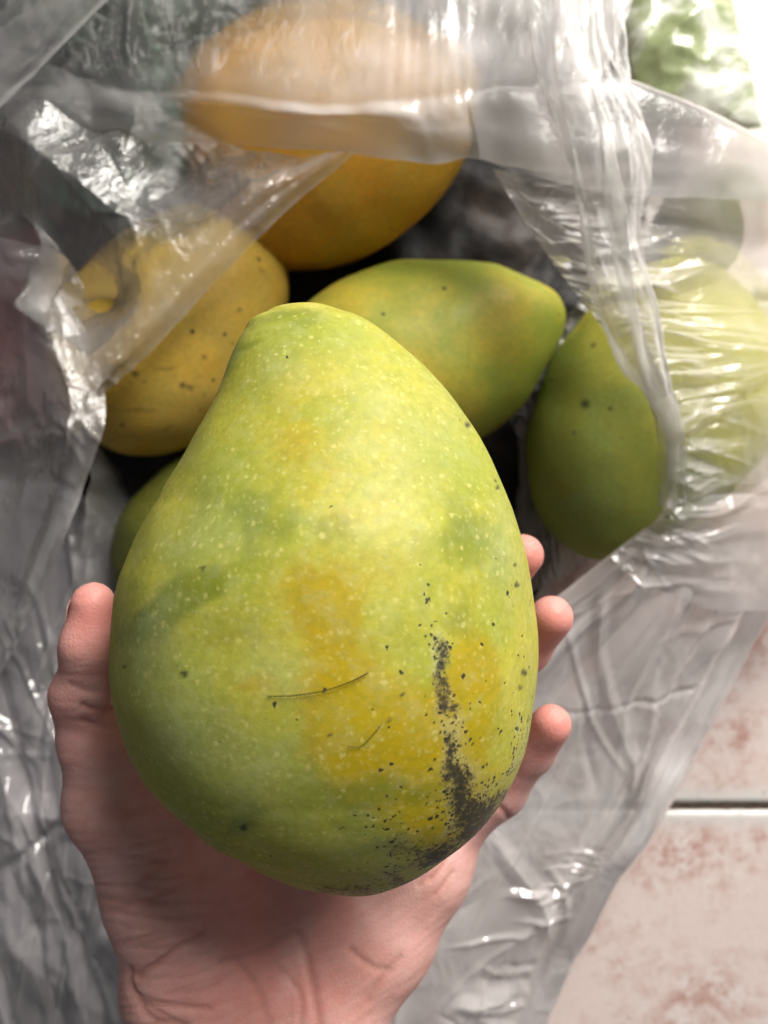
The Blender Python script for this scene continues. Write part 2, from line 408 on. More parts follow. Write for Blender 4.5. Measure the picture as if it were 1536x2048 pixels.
for x, y, r in [(404, 1137, 5.5), (607, 1325, 4), (367, 1347, 7), (355, 1335, 4), (250, 1333, 4), (1033, 1170, 6), (995, 975, 5), (990, 960, 3), (1048, 1345, 6), (1040, 1375, 4), (935, 850, 6), (488, 1655, 8), (1030, 1130, 3), (795, 1005, 3), (806, 1390, 5), (660, 1470, 4), (700, 1210, 3), (560, 960, 3), (780, 1440, 4), (650, 1190, 3)]:
    dot = np.maximum(dot, smooth01(r * 1.3, r * .5, np.hypot(px - x + 3 * wob2, py - y + 2 * wob2)))
dot *= front
HM = mango_mat('held_mango_skin', (.50, .46, .055), (.35, .385, .045), (.53, .455, .050), held=True, dots=.4, smear=.15)
hfaces = gridfaces(360, 360, wrap=True)
mango = mesh_obj('mango', hv, hfaces, HM, loc=tuple(P(690, 1290, MZ - .05)), attrs={'yellow': yel, 'green': grn, 'bloom': blo, 'speck': spk, 'dot': dot, 'soot': soot})
tag(mango, 'large yellow-green mango with black speckled streak, held in the hand', 'mango')

def held_front(pxv, pyv):
    """surface height of the held mango at an image point (iterated along the ray)"""
    z = MZ + .03
    for _ in range(12):
        x, y, _z = P(pxv, pyv, z)
        l = np.interp(-y, -HY, HL); r = np.interp(-y, -HY, HR); b = np.interp(-y, -HY, HB)
        u = np.clip((x - (l + r) / 2) / max((r - l) / 2, 1e-6), -1, 1)
        z = MZ + b * math.sqrt(1 - u * u)
    return z

def tube(pts, r0, r1, seg=8):
    pts = np.asarray(pts, float); n = len(pts); T = np.gradient(pts, axis=0); T /= np.linalg.norm(T, axis=1, keepdims=True)
    up = np.array([0, 0, 1.0]); A = np.cross(T, up); A /= np.linalg.norm(A, axis=1, keepdims=True) + 1e-9; B = np.cross(T, A)
    th = np.linspace(0, 2 * math.pi, seg, endpoint=False); r = np.linspace(r0, r1, n)
    V = pts[:, None] + r[:, None, None] * (np.cos(th)[None, :, None] * A[:, None] + np.sin(th)[None, :, None] * B[:, None])
    return V.reshape(-1, 3), gridfaces(n, seg, wrap=True)
hm = NT('hair'); hair_m = hm.done(hm.n('BsdfPrincipled', {'Base Color': (.02, .014, .008), 'Roughness': .4}))
for ctrl, r, lab in [([(535, 1393), (590, 1391), (650, 1381), (700, 1364), (736, 1346)], .00013, 'longer dark curved hair lying on the yellow patch of the held mango'),
                     ([(695, 1494), (722, 1492), (742, 1474), (763, 1449)], .00008, 'short fine hair below the longer hair on the held mango')]:
    q = catmull(ctrl, np.linspace(0, 1, 40)); zz = [held_front(x, y) + .0002 for x, y in q]
    pts = np.array([P(x, y, z) for (x, y), z in zip(q, zz)])
    v, f = tube(pts, r * .8, r * 1.1); h = mesh_obj('hair_strand', v, f, hair_m, loc=tuple(pts[20])); tag(h, lab, 'hair')

# ------------------------------------------------------------------ the hand: one distance field, one surface
PR = []   # (a, b, ra, rb, k)
def J(px_, py_, z, r): return (np.array(P(px_, py_, z)), r)
def chain(js, k=.006):
    for (a, ra), (b, rb) in zip(js[:-1], js[1:]): PR.append((a, b, ra, rb, k))
# thumb and thenar
chain([J(186, 1208, .266, .0068), J(182, 1290, .265, .0084), J(170, 1375, .260, .0086)], .004)
chain([J(152, 1392, .257, .0082), J(178, 1490, .252, .0084), J(212, 1600, .246, .0115)], .006)
chain([J(212, 1615, .246, .0118), J(318, 1790, .234, .0165), J(372, 1970, .228, .0200), J(420, 2250, .222, .0230)], .010)
chain([J(430, 1740, .222, .0160), J(470, 1950, .224, .0200), J(520, 2250, .220, .0240)], .012)
# palm
chain([J(205, 1440, .247, .0055), J(250, 1530, .241, .0095), J(330, 1640, .231, .0130)], .008)
chain([J(560, 2020, .220, .0170), J(600, 1700, .206, .0150), J(640, 1420, .199, .0120)], .012)
chain([J(560, 2250, .220, .0230), J(640, 1800, .210, .0160), J(740, 1450, .199, .0120)], .012)
chain([J(600, 2250, .220, .0230), J(645, 2035, .224, .0200), J(750, 1865, .217, .0200), J(840, 1720, .214, .0180), J(900, 1640, .213, .0130)], .010)
chain([J(700, 1800, .206, .0150), J(815, 1520, .199, .0115)], .012)
chain([J(300, 1700, .236, .0100), J(520, 1480, .202, .0100), J(600, 1400, .198, .0110)], .012)
# fingers
chain([J(900, 1645, .213, .0125), J(1000, 1578, .220, .0092), J(1062, 1500, .229, .0079), J(1103, 1448, .238, .0069)], .0035)
chain([J(815, 1520, .199, .0112), J(950, 1400, .204, .0092), J(1052, 1295, .222, .0084), J(1103, 1234, .235, .0074)], .0035)
chain([J(740, 1450, .199, .0115), J(885, 1280, .202, .0095), J(1000, 1165, .218, .0086), J(1046, 1110, .230, .0074)], .0035)
chain([J(640, 1420, .199, .0115), J(715, 1220, .202, .0095), J(780, 1060, .214, .0085), J(815, 990, .222, .0078)], .0035)
vx = .0009
allp = np.array([p for a, b, ra, rb, k in PR for p in (a, b)])
lo = allp.min(0) - .030; hi = allp.max(0) + .030; lo[1] = P(0, 2180, .22)[1]
dim = np.ceil((hi - lo) / vx).astype(int)
G = np.full(dim, .05, np.float32)
ax = [lo[i] + vx * np.arange(dim[i]) for i in range(3)]
for a, b, ra, rb, k in PR:
    m = max(ra, rb) + .022
    i0 = np.clip(((np.minimum(a, b) - m - lo) / vx).astype(int), 0, dim - 1); i1 = np.clip(((np.maximum(a, b) + m - lo) / vx).astype(int) + 1, 1, dim)
    if (i1 <= i0).any(): continue
    sl = tuple(slice(p, q) for p, q in zip(i0, i1))
    x, y, z = np.meshgrid(ax[0][sl[0]], ax[1][sl[1]], ax[2][sl[2]], indexing='ij', sparse=True)
    ab = b - a; L2 = (ab ** 2).sum()
    t = np.clip(((x - a[0]) * ab[0] + (y - a[1]) * ab[1] + (z - a[2]) * ab[2]) / L2, 0, 1)
    d = np.sqrt((x - a[0] - t * ab[0]) ** 2 + (y - a[1] - t * ab[1]) ** 2 + (z - a[2] - t * ab[2]) ** 2) - (ra + (rb - ra) * t)
    g = G[sl]; h = np.clip(.5 + .5 * (g - d) / k, 0, 1)
    G[sl] = g + (d - g) * h - k * h * (1 - h)
# flesh yields to the fruit
yv = ax[1]; l = np.interp(-yv, -HY[::1], HL, left=0, right=0); r = np.interp(-yv, -HY, HR, left=0, right=0); bb = np.interp(-yv, -HY, HB, left=1e-6, right=1e-6)
aa = np.maximum((r - l) / 2, 1e-4); cc = (r + l) / 2; bb = np.maximum(bb, 1e-4)
x, y, z = np.meshgrid(ax[0], ax[1], ax[2], indexing='ij', sparse=True)
ff = np.sqrt(((x - cc[None, :, None]) / aa[None, :, None]) ** 2 + ((z - MZ) / bb[None, :, None]) ** 2)
fm = ((ff - 1) * np.minimum(aa, bb)[None, :, None] + .0004).astype(np.float32)
inside = (yv > HY.min()) & (yv < HY.max())
fm[:, ~inside, :] = .05
G = np.maximum(G, -fm)
G[:, 0, :] = np.maximum(G[:, 0, :], .001)

def surface_nets(G, lo, vx):
    s = G < 0; n0, n1, n2 = G.shape
    cnt = np.zeros((n0 - 1, n1 - 1, n2 - 1), np.int8); acc = np.zeros((n0 - 1, n1 - 1, n2 - 1, 3), np.float32); ne = np.zeros_like(cnt)
    corners = [(i, j, k) for i in (0, 1) for j in (0, 1) for k in (0, 1)]
    for c in corners: cnt += s[c[0]:n0 - 1 + c[0], c[1]:n1 - 1 + c[1], c[2]:n2 - 1 + c[2]]
    act = (cnt > 0) & (cnt < 8); ids = np.argwhere(act)
    vid = np.full(act.shape, -1, np.int64); vid[act] = np.arange(len(ids))
    pos = np.zeros((len(ids), 3)); m = np.zeros(len(ids))
    for a in corners:
        for axn in range(3):
            if a[axn]: continue
            b = list(a); b[axn] = 1
            ga = G[ids[:, 0] + a[0], ids[:, 1] + a[1], ids[:, 2] + a[2]]; gb = G[ids[:, 0] + b[0], ids[:, 1] + b[1], ids[:, 2] + b[2]]
            cr = (ga < 0) != (gb < 0); t = np.where(cr, ga / np.where(cr, ga - gb, 1), 0)
            p = np.tile(np.array(a, float), (len(ids), 1)); p[:, axn] += t
            pos += p * cr[:, None]; m += cr
    pos = (ids + pos / m[:, None]) * vx + lo
    faces = []
    for axn in range(3):
        u, v = [(1, 2), (2, 0), (0, 1)][axn]
        a = [slice(None)] * 3; b = [slice(None)] * 3; a[axn] = slice(0, -1); b[axn] = slice(1, None)
        ch = s[tuple(a)] != s[tuple(b)]; e = np.argwhere(ch)
        e = e[(e[:, u] > 0) & (e[:, v] > 0) & (e[:, u] < G.shape[u] - 1) & (e[:, v] < G.shape[v] - 1)]
        q = []
        for du, dv in ((-1, -1), (0, -1), (0, 0), (-1, 0)):
            f = e.copy(); f[:, u] += du; f[:, v] += dv; q.append(vid[f[:, 0], f[:, 1], f[:, 2]])
        q = np.stack(q, 1); flip = ~s[e[:, 0], e[:, 1], e[:, 2]]; q[flip] = q[flip][:, ::-1]; faces.append(q)
    return pos, np.vstack(faces)
hpos, hfc = surface_nets(G, lo, vx)
hfc = hfc[(hfc >= 0).all(1)]
def vnormals(v, f):
    fn = np.cross(v[f[:, 2]] - v[f[:, 0]], v[f[:, 3]] - v[f[:, 1]]); n = np.zeros_like(v)
    for i in range(4): np.add.at(n, f[:, i], fn)
    return n / (np.linalg.norm(n, axis=1, keepdims=True) + 1e-12)
def relax(v, f, it, lam=.5):
    e = np.vstack([f[:, [0, 1]], f[:, [1, 2]], f[:, [2, 3]], f[:, [3, 0]]]); deg = np.bincount(e.ravel(), minlength=len(v)).astype(float)[:, None]
    for _ in range(it):
        s = np.stack([np.bincount(e[:, 0], v[e[:, 1], c], len(v)) + np.bincount(e[:, 1], v[e[:, 0], c], len(v)) for c in range(3)], 1)
        v = v + lam * (s / np.maximum(deg, 1) - v)
    return v
hpos = relax(hpos, hfc, 10)
hn = vnormals(hpos, hfc); hx, hy = proj(hpos); fr = smooth01(.0, .35, hn[:, 2])
lumps = .0003 * fbm(hpos[:, 0] * 70, hpos[:, 1] * 70, hpos[:, 2] * 70, 21, 2)
crease = np.zeros(len(hpos))
CR = [([(165, 1412), (195, 1420), (235, 1412)], 6, .0010), ([(165, 1440), (205, 1452), (240, 1448)], 6, .0007), ([(140, 1370), (180, 1385), (225, 1380)], 6, .0004),
      ([(275, 1955), (320, 1925), (365, 1890), (405, 1868)], 6, .0013), ([(262, 1985), (330, 2010), (420, 2020)], 6, .0008), ([(258, 1940), (262, 1975), (300, 2035), (370, 2060)], 7, .0011),
      ([(285, 2005), (345, 2040), (430, 2080)], 6, .0009), ([(480, 1925), (520, 1985), (540, 2060)], 8, .0006), ([(600, 1870), (620, 1950), (640, 2060)], 10, .0008), ([(440, 1925), (520, 1900), (590, 1860)], 8, .0006),
      ([(860, 1760), (890, 1725), (905, 1690)], 5, .0010), ([(838, 1770), (872, 1720), (890, 1680)], 5, .0007), ([(870, 1790), (905, 1745)], 5, .0007), ([(735, 2000), (770, 1950), (800, 1915)], 8, .0006),
      ([(975, 1600), (1003, 1618), (1020, 1640)], 6, .0009), ([(950, 1575), (985, 1620)], 6, .0006), ([(560, 1935), (600, 1990), (600, 2060)], 6, .0005), ([(700, 1900), (745, 1935), (775, 1940)], 7, .0006)]
for pts, w, dep in CR:
    q = catmull(pts, np.linspace(0, 1, 12)); d = segdist(hx, hy, [tuple(k) for k in q])
    crease += dep * np.exp(-(d / w) ** 2)
# parallel thenar wrinkles
ang = math.radians(-16); uu = (hx * math.cos(ang) + hy * math.sin(ang)); vv = (-hx * math.sin(ang) + hy * math.cos(ang)) + .00055 * (hx - 420) ** 2
wr = np.clip(1 - 3.2 * np.abs(noise3(uu / 190, vv / 30, 0, 31)), 0, 1) ** 2 + .6 * np.clip(1 - 3.2 * np.abs(noise3(uu / 110, vv / 17, 4, 33)), 0, 1) ** 2
msk = np.exp(-(((hx - 275) / 130) ** 2 + ((hy - 1790) / 140) ** 2)) + .8 * np.exp(-(((hx - 300) / 120) ** 2 + ((hy - 2020) / 70) ** 2)) + .25
crease += .0007 * wr * msk
disp = lumps - .8 * crease * smooth01(.25, .7, hn[:, 2])
hpos = hpos + hn * disp[:, None]
tips = np.zeros(len(hpos))
for (x, y, r) in [(180, 1230, 90), (1110, 1240, 75), (1115, 1450, 75), (1075, 1110, 70)]:
    tips = np.maximum(tips, np.exp(-(((hx - x) ** 2 + (hy - y) ** 2) / r ** 2)))
tips = np.maximum(tips, .7 * np.exp(-(((hx - 480) / 160) ** 2 + ((hy - 2000) / 90) ** 2)))
def skin_mat():
    t = NT('skin'); o = t.obj()
    n1 = t.noise(o, 45, 4, .6); n2 = t.noise(o, 190, 4, .65); n3 = t.noise(o, 900, 3, .6)
    c = t.mix(t.ramp(n1, .32, .68), (.68, .36, .31), (.75, .425, .39))
    c = t.mix(t.ramp(n2, .42, .70, 0, .45), c, (.78, .52, .465))
    c = t.mix(t.ramp(t.noise(o, 26, 3, .6, .5), .48, .66, 0, .5), c, (.70, .29, .25))
    c = t.mix(t.math('MULTIPLY', t.attr('pink'), .75), c, (.74, .26, .22))
    c = t.mix(t.math('MULTIPLY', t.attr('crease'), .4, clamp=True), c, (.36, .13, .085))
    v = t.n('TexVoronoi', {'Vector': o, 'Scale': 620.0}, feature='DISTANCE_TO_EDGE').outputs[0]
    h = t.math('ADD', t.math('MULTIPLY', t.ramp(v, 0, .25), .5), t.math('MULTIPLY', n3, .6))
    b = t.n('BsdfPrincipled', {'Base Color': c, 'Roughness': t.ramp(n2, .3, .7, .42, .55), 'Specular IOR Level': .4, 'Normal': t.bump(h, .2, .0005),
            'Subsurface Weight': .22, 'Subsurface Radius': (.009, .0035, .002), 'Subsurface Scale': 1.0})
    return t.done(b)
SK = skin_mat()
hand = mesh_obj('hand', hpos, hfc, SK, loc=P(560, 2000, .19), attrs={'pink': tips, 'crease': np.clip(crease * 900, 0, 1)})
tag(hand, 'left hand with palm up cradling the large mango, thumb at its left side', 'hand')

def nail(center, axis, out, w, l):
    """curved nail plate: axis points to the tip, out is away from the finger"""
    a = Vector(axis).normalized(); o_ = Vector(out); o_ = (o_ - a * o_.dot(a)).normalized(); s = a.cross(o_)
    V = []; n = 9; m = 11
    for i in range(n):
        for j in range(m):
            u = i / (n - 1) * 2 - 1; v = j / (m - 1) * 2 - 1
            lw = w * (1 - .12 * u * u) * (1 if u < .5 else 1 - .35 * ((u - .5) / .5) ** 2)
            p = Vector(center) + a * (u * l / 2) + s * (v * lw / 2) + o_ * (-.55 * (v * lw / 2) ** 2 / (w / 2) - .0006 * u * u)
            V.append(p[:])
    k = len(V); V += [tuple(Vector(p) - o_ * .0006) for p in V]
    f = gridfaces(n, m); Fs = [tuple(q) for q in f] + [tuple(q[::-1] + k) for q in f]
    ring = [i * m for i in range(n)] + [(n - 1) * m + j for j in range(1, m)] + [i * m + m - 1 for i in range(n - 2, -1, -1)] + [j for j in range(m - 2, 0, -1)]
    Fs += [(ring[(q + 1) % len(ring)], ring[q], ring[q] + k, ring[(q + 1) % len(ring)] + k) for q in range(len(ring))]
    return V, Fs
nm = NT('nail'); nail_m = nm.done(nm.n('BsdfPrincipled', {'Base Color': (.60, .33, .26), 'Roughness': .4, 'Subsurface Weight': .1, 'Subsurface Radius': (.004, .002, .001)}))
def px_dir(p, q): return np.array(P(*q)) - np.array(P(*p))
for c, q, out, w, l, rr in [((183, 1245, .266), (186, 1180, .267), (-1, .05, -.65), .011, .013, .0078),
                        ((1085, 1256, .2305), (1112, 1222, .2385), (.60, -.25, -.28), .0095, .011, .0078),
                        ((1085, 1470, .2335), (1112, 1434, .2412), (.60, -.3, -.28), .0088, .010, .0073),
                        ((1028, 1132, .226), (1058, 1092, .2345), (.60, -.3, -.28), .0095, .011, .0078)]:
    a = px_dir(c, q); a /= np.linalg.norm(a); o_ = np.array(out, float); o_ -= a * o_.dot(a); o_ /= np.linalg.norm(o_)
    v, f = nail(np.array(P(*c)) + o_ * (rr + .0001), a, o_, w, l)
    mesh_obj('fingernail', v, f, nail_m, parent=hand)

# ------------------------------------------------------------------ mangoes in the bag
def loose_mango(center, ang, hl, hw, ht, mat, label, group='mangoes in the clear bag', beak=.18, seed=0, roll=0.0, tilt=0.0, nip=0.0, stem=0.0, marks=()):
    """center (px,py,z) and half sizes in metres; ang: direction of the stem-to-tip axis in the picture (degrees, up is positive)"""
    n, m = 200, 200; t = np.linspace(0, math.pi, n); s = -np.cos(t) + 0 * t     # -1 stem end .. +1 tip
    w = np.sin(t) ** .92 * (1 - .14 * s) * (1 - nip * .30 * smooth01(.55, .95, s)) 
    w[0] = w[-1] = 0
    cx = beak * hw * (s ** 2) * np.sign(s) * .8 - .05 * hw
    th = np.linspace(0, 2 * math.pi, m, endpoint=False)
    V = np.stack([np.repeat((s * hl)[:, None], m, 1), cx[:, None] + hw * w[:, None] * np.cos(th), ht * w[:, None] * np.sin(th)], -1).reshape(-1, 3)
    dr = V / (np.linalg.norm(V, axis=1, keepdims=True) + 1e-9)
    V = V + dr * (.0022 * fbm(V[:, 0] * 22, V[:, 1] * 22, V[:, 2] * 22, seed, 2))[:, None]
    a = math.radians(ang); R = math.radians(roll); T = math.radians(tilt)
    y, z = V[:, 1] * math.cos(R) - V[:, 2] * math.sin(R), V[:, 1] * math.sin(R) + V[:, 2] * math.cos(R)
    x, z = V[:, 0] * math.cos(T) - z * math.sin(T), V[:, 0] * math.sin(T) + z * math.cos(T)
    V = np.stack([x * math.cos(a) - y * math.sin(a), x * math.sin(a) + y * math.cos(a), z], -1)
    c = np.array(P(*center)); zmin = V[:, 2].min(); loc = c.copy()
    qx, qy = proj(V + c); mk = np.zeros(len(V))
    for x_, y_, r_ in marks: mk = np.maximum(mk, smooth01(r_ * 1.3, r_ * .5, np.hypot(qx - x_, qy - y_)) * (V[:, 2] > 0))
    lit = stem * smooth01(.35, -.35, np.repeat(s, m) + .25 * fbm(V[:, 0] * 30, V[:, 1] * 30, V[:, 2] * 30, seed + 3, 2))  # strong light on the stem end, put into the colour
    o = mesh_obj('mango', V + c, gridfaces(n, m, wrap=True), mat, loc=tuple(loc), attrs={'lit': lit, 'dot': mk})
    tag(o, label, 'mango', group); return o
YO = mango_mat('orange_mango_skin', (.66, .30, .022), (.60, .32, .03), (.56, .34, .05), scale=.8, dots=.18, spots=.02)
YB = mango_mat('yellow_mango_skin', (.62, .38, .05), (.54, .37, .07), (.56, .30, .03), dots=.15, spots=.08, smear=.8)
YG = mango_mat('yellow_green_mango_skin', (.60, .48, .06), (.33, .39, .055), (.27, .35, .05), scale=.9, dots=.2, spots=.03)
GR = mango_mat('green_mango_skin', (.31, .35, .06), (.27, .35, .09), (.40, .36, .05), dots=.2, spots=.10)
GD = mango_mat('dark_green_shaded_mango_skin', (.08, .08, .01), (.06, .075, .01), (.10, .085, .014), dots=.2, spots=.05)  # darkness here also paints the shade on the mango left of the held one
loose_mango((655, 280, .064), 12, .081, .064, .052, YO, 'orange ripened mango under the top hem of the bag', seed=2, beak=.10)
loose_mango((345, 645, .062), 50, .078, .056, .050, YB, 'yellow mango with brown marks behind the left flap', seed=3, beak=.02, marks=[(408, 713, 5), (270, 748, 7), (290, 765, 4), (365, 770, 7), (380, 775, 5), (245, 850, 5), (480, 620, 4)])
loose_mango((838, 712, .062), 9, .084, .056, .050, YG, 'yellow-green mango with a pointed tip behind the held mango', seed=4, beak=.30, nip=.55)
loose_mango((1300, 838, .062), 228, .086, .063, .052, GR, 'green mango half hidden by the gathered right rim of the bag', seed=6, beak=.25, stem=1.0, marks=[(1170, 808, 10), (1186, 690, 5)])
loose_mango((372, 1070, .046), 60, .052, .040, .040, GD, 'dark green mango at the left of the held mango, shade painted into its skin', seed=8)
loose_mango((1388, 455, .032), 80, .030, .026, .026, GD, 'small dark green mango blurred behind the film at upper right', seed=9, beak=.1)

# ------------------------------------------------------------------ dark sheet for the bag bottom and the floor shade at left, and other packages seen through the film
def patch(rows, nu, nv):
    R = [catmull(r, np.linspace(0, 1, nv)) for r in rows]
    A = np.stack(R, 0); t = np.linspace(0, 1, nu)
    out = np.empty((nu, nv, A.shape[2]))
    for j in range(nv): out[:, j] = catmull(A[:, j], t)
    return out
def facet(V, n, seed, ext=.12, c=(0, 0)):
    """sharp straight folds: a sum of creased planes, levelled"""
    r = np.random.RandomState(seed); h = 0
    for i in range(n):
        a = r.uniform(0, math.pi); d = (V[..., 0] - c[0]) * math.cos(a) + (V[..., 1] - c[1]) * math.sin(a) - r.uniform(-ext, ext)
        h = h + r.choice([-1, 1]) * r.uniform(.4, 1) * np.sqrt(d * d + 1e-7)
    A = np.stack([V[..., 0].ravel(), V[..., 1].ravel(), np.ones(V[..., 0].size)], 1)
    co = np.linalg.lstsq(A, h.ravel(), rcond=None)[0]
    return h - (A @ co).reshape(h.shape)
def crinkle(V, seed):
    """small sharp random creases of thin film"""
    x, y = V[..., 0], V[..., 1]; h = 0
    wx = x + .006 * noise3(x * 40, y * 40, 0, seed + 90); wy = y + .006 * noise3(x * 40, y * 40, 3, seed + 91)
    for f, a in ((38, .0034), (80, .0017), (165, .0008)):
        h = h - a * np.abs(noise3(wx * f, wy * f * .7, 0, seed + f))
    return h
def tents(p, q, n, seed, wmin, wmax, lean, size, slope=.45, qlo=.0, qhi=1.0, lmin=.1, lmax=.45):
    """random sharp tent-shaped creases running along q; returns height and a mask of their crests"""
    r = np.random.RandomState(seed); h = np.zeros(p.shape); cr = np.zeros(p.shape)
    for i in range(n):
        w = wmin * (wmax / wmin) ** r.uniform(); c = r.uniform(-.02, 1.02); q0 = r.uniform(qlo, qhi); L = r.uniform(lmin, lmax)
        m = r.normal(0, lean); b = r.normal(0, lean) * 1.5; sg = r.choice([-1, 1, 1]); dq = q - q0
        d = np.abs(p - c - m * dq - b * dq * np.abs(dq)) / w
        win = np.exp(-(dq / L) ** 4)
        h += sg * slope * w * size * np.clip(1 - d, 0, 1) * win
        cr = np.maximum(cr, np.exp(-(d * w / (.10 * w + .0012)) ** 2) * win * r.uniform(.3, 1))
    return h, cr
def film(name, rows, mat, parent, nu=160, nv=160, wrinkle=None, milk=None, lines=0.3, streak=(60., 4.), edge=True, creased=0.0, crest=None):
    A = patch(rows, nu, nv); V = PA(A)
    u, v = np.meshgrid(np.linspace(0, 1, nu), np.linspace(0, 1, nv), indexing='ij')
    N = normals_grid(V)
    if wrinkle is not None: V = V + N * wrinkle(u, v, V)[..., None]
    if creased:
        pk = smooth01(-.15, .35, noise3(V[..., 0] * 14, V[..., 1] * 14, 0, len(name) + 50))
        V = V + N * (creased * crinkle(V, len(name)) * (.12 + .88 * pk))[..., None]
    mk = milk(u, v, V) if callable(milk) else np.full(u.shape, milk if milk is not None else .3)
    ln = lines(u, v, V) if callable(lines) else np.full(u.shape, lines)
    sd = len(name) * 7
    cl = fbm(V[..., 0] * 30, V[..., 1] * 30, V[..., 2] * 30, sd, 3)
    wv = .35 * noise3(v * streak[0] * .15, u * streak[1] * 1.5, 0, sd + 2)
    q = noise3((v + wv * .05) * streak[0], u * streak[1], 0, sd + 3); q2 = noise3((v - wv * .04) * streak[0] * 2.3, u * streak[1] * 1.6, 0, sd + 4)
    keep = smooth01(-.05, .35, noise3(v * streak[0] * .3, u * streak[1] * 2.5, 0, sd + 5) + .15)
    li = np.clip(1 - np.abs(q) * 13, 0, 1) * keep + .6 * np.clip(1 - np.abs(q2) * 12, 0, 1) * (1 - keep)
    if crest is not None: mk = mk + crest(u, v)
    if edge: mk = mk + .25 * np.exp(-(u / .010) ** 2)
    mk = np.clip(mk * (1 + .45 * cl) + .26 * ln * li + .05 * ln * q, .02, .97)
    return mesh_obj(name, V.reshape(-1, 3), gridfaces(nu, nv), mat, parent=parent, attrs={'milk': mk.ravel()})

LN = crumple_mat('liner_and_shade', (.008, .007, .007), (.075, .058, .052), rough=.5, scale=17, lo=.48, hi=.78, spec=.25)
def liner():  # bag lining; its left stretch is added to darken the shaded floor
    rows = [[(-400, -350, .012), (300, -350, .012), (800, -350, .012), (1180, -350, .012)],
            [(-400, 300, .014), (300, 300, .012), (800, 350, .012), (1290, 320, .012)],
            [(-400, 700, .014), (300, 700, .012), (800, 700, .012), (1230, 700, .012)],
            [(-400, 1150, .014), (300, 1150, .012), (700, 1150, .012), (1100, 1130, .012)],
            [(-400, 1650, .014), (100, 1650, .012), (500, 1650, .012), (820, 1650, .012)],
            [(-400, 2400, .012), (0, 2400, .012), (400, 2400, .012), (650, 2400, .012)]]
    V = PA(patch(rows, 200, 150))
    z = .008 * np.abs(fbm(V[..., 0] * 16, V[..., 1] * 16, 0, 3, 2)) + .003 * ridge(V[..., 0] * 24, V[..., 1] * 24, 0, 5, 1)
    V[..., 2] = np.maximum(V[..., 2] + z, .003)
    o = mesh_obj('liner_shade_sheet', V.reshape(-1, 3), gridfaces(200, 150), LN, loc=(0, 0, 0))
    tag(o, 'black crumpled plastic sheet under the loose mangoes, its left part standing in for floor shade', 'plastic sheet')
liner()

def packet(name, corners, zc, bulge, mat, label, cat, seed, crump=.006, n=110):
    """a crumpled pillow packet given by four image corners"""
    c = np.array([[*corners[0], zc], [*corners[1], zc], [*corners[2], zc], [*corners[3], zc]], float)
    u, v = np.meshgrid(np.linspace(0, 1, n), np.linspace(0, 1, n), indexing='ij')
    A = (c[0] * ((1 - u) * (1 - v))[..., None] + c[1] * (u * (1 - v))[..., None] + c[2] * (u * v)[..., None] + c[3] * ((1 - u) * v)[..., None])
    V = PA(A); e = (np.clip(4 * u * (1 - u), 0, 1) * np.clip(4 * v * (1 - v), 0, 1)) ** .5
    cr = fbm(V[..., 0] * 24, V[..., 1] * 24, 0, seed, 3) + .8 * ridge(V[..., 0] * 20, V[..., 1] * 26, 1.3, seed + 1, 2)
    T = V.copy(); T[..., 2] += bulge * e + crump * cr * (.25 + e)
    B = V.copy(); B[..., 2] = np.maximum(.004, V[..., 2] - bulge * .6 * e)
    f = gridfaces(n, n); k = n * n
    verts = np.vstack([T.reshape(-1, 3), B.reshape(-1, 3)]); faces = [tuple(q) for q in f] + [tuple(q[::-1] + k) for q in f]
    ring = [i * n for i in range(n)] + [(n - 1) * n + j for j in range(1, n)] + [i * n + n - 1 for i in range(n - 2, -1, -1)] + [j for j in range(n - 2, 0, -1)]
    faces += [(ring[(q + 1) % len(ring)], ring[q], ring[q] + k, ring[(q + 1) % len(ring)] + k) for q in range(len(ring))]
    o = mesh_obj(name, verts, faces, mat, loc=tuple(V[n // 2, n // 2] * [1, 1, 0])); tag(o, label, cat); return o
packet('green_packet', [(1200, -120), (1430, -130), (1525, 260), (1270, 250)], .030, .014, crumple_mat('green_foil', (.34, .40, .20), (.80, .82, .72), rough=.28, scale=26, lo=.42, hi=.58, spec=1.0), 'shiny green and white packet at the top right corner', 'packet', 5, .0032)
packet('green_plastic_bag', [(60, -80), (560, -80), (480, 470), (40, 480)], .028, .030, crumple_mat('dark_green_plastic', (.012, .030, .016), (.03, .07, .04), rough=.25, scale=20), 'dark green crumpled plastic bag seen through the top left film', 'plastic bag', 8, .008)
packet('teal_plastic_bag', [(800, -160), (1090, -160), (1080, 120), (840, 60)], .050, .024, crumple_mat('teal_plastic', (.06, .13, .11), (.30, .42, .40), rough=.25, scale=30), 'teal plastic bag behind the film left of the handle', 'plastic bag', 12, .006)
packet('red_plastic_bag', [(-260, 440), (45, 480), (75, 900), (-260, 960)], .028, .030, crumple_mat('dark_red_plastic', (.07, .008, .012), (.10, .012, .018), rough=.5, scale=20), 'dark red bag seen through the film at the left edge', 'plastic bag', 15, .006)

# ------------------------------------------------------------------ the clear bag
bag = empty('plastic_bag', (0, .02, 0))
tag(bag, 'clear cloudy plastic bag opened around the loose mangoes, crumpled rim and handle', 'plastic bag')
FB = film_mat('film_back', crinkle=.3, rough=.2, spec=.45, haze=.7)
FL = film_mat('film_left', crinkle=.9, rough=.08, spec=1.1, scale=480.0, haze=.55)
FH = film_mat('film_handle', crinkle=.4, rough=.22, spec=.2, tint=(.95, .93, .90))
FC = film_mat('film_corner', tint=(.93, .89, .92), crinkle=.3, rough=.14, spec=.8, haze=.25)
FR = film_mat('film_right', crinkle=.25, rough=.12, spec=.5, haze=.55)
FF = film_mat('film_front', crinkle=.3, rough=.10, spec=1.2)

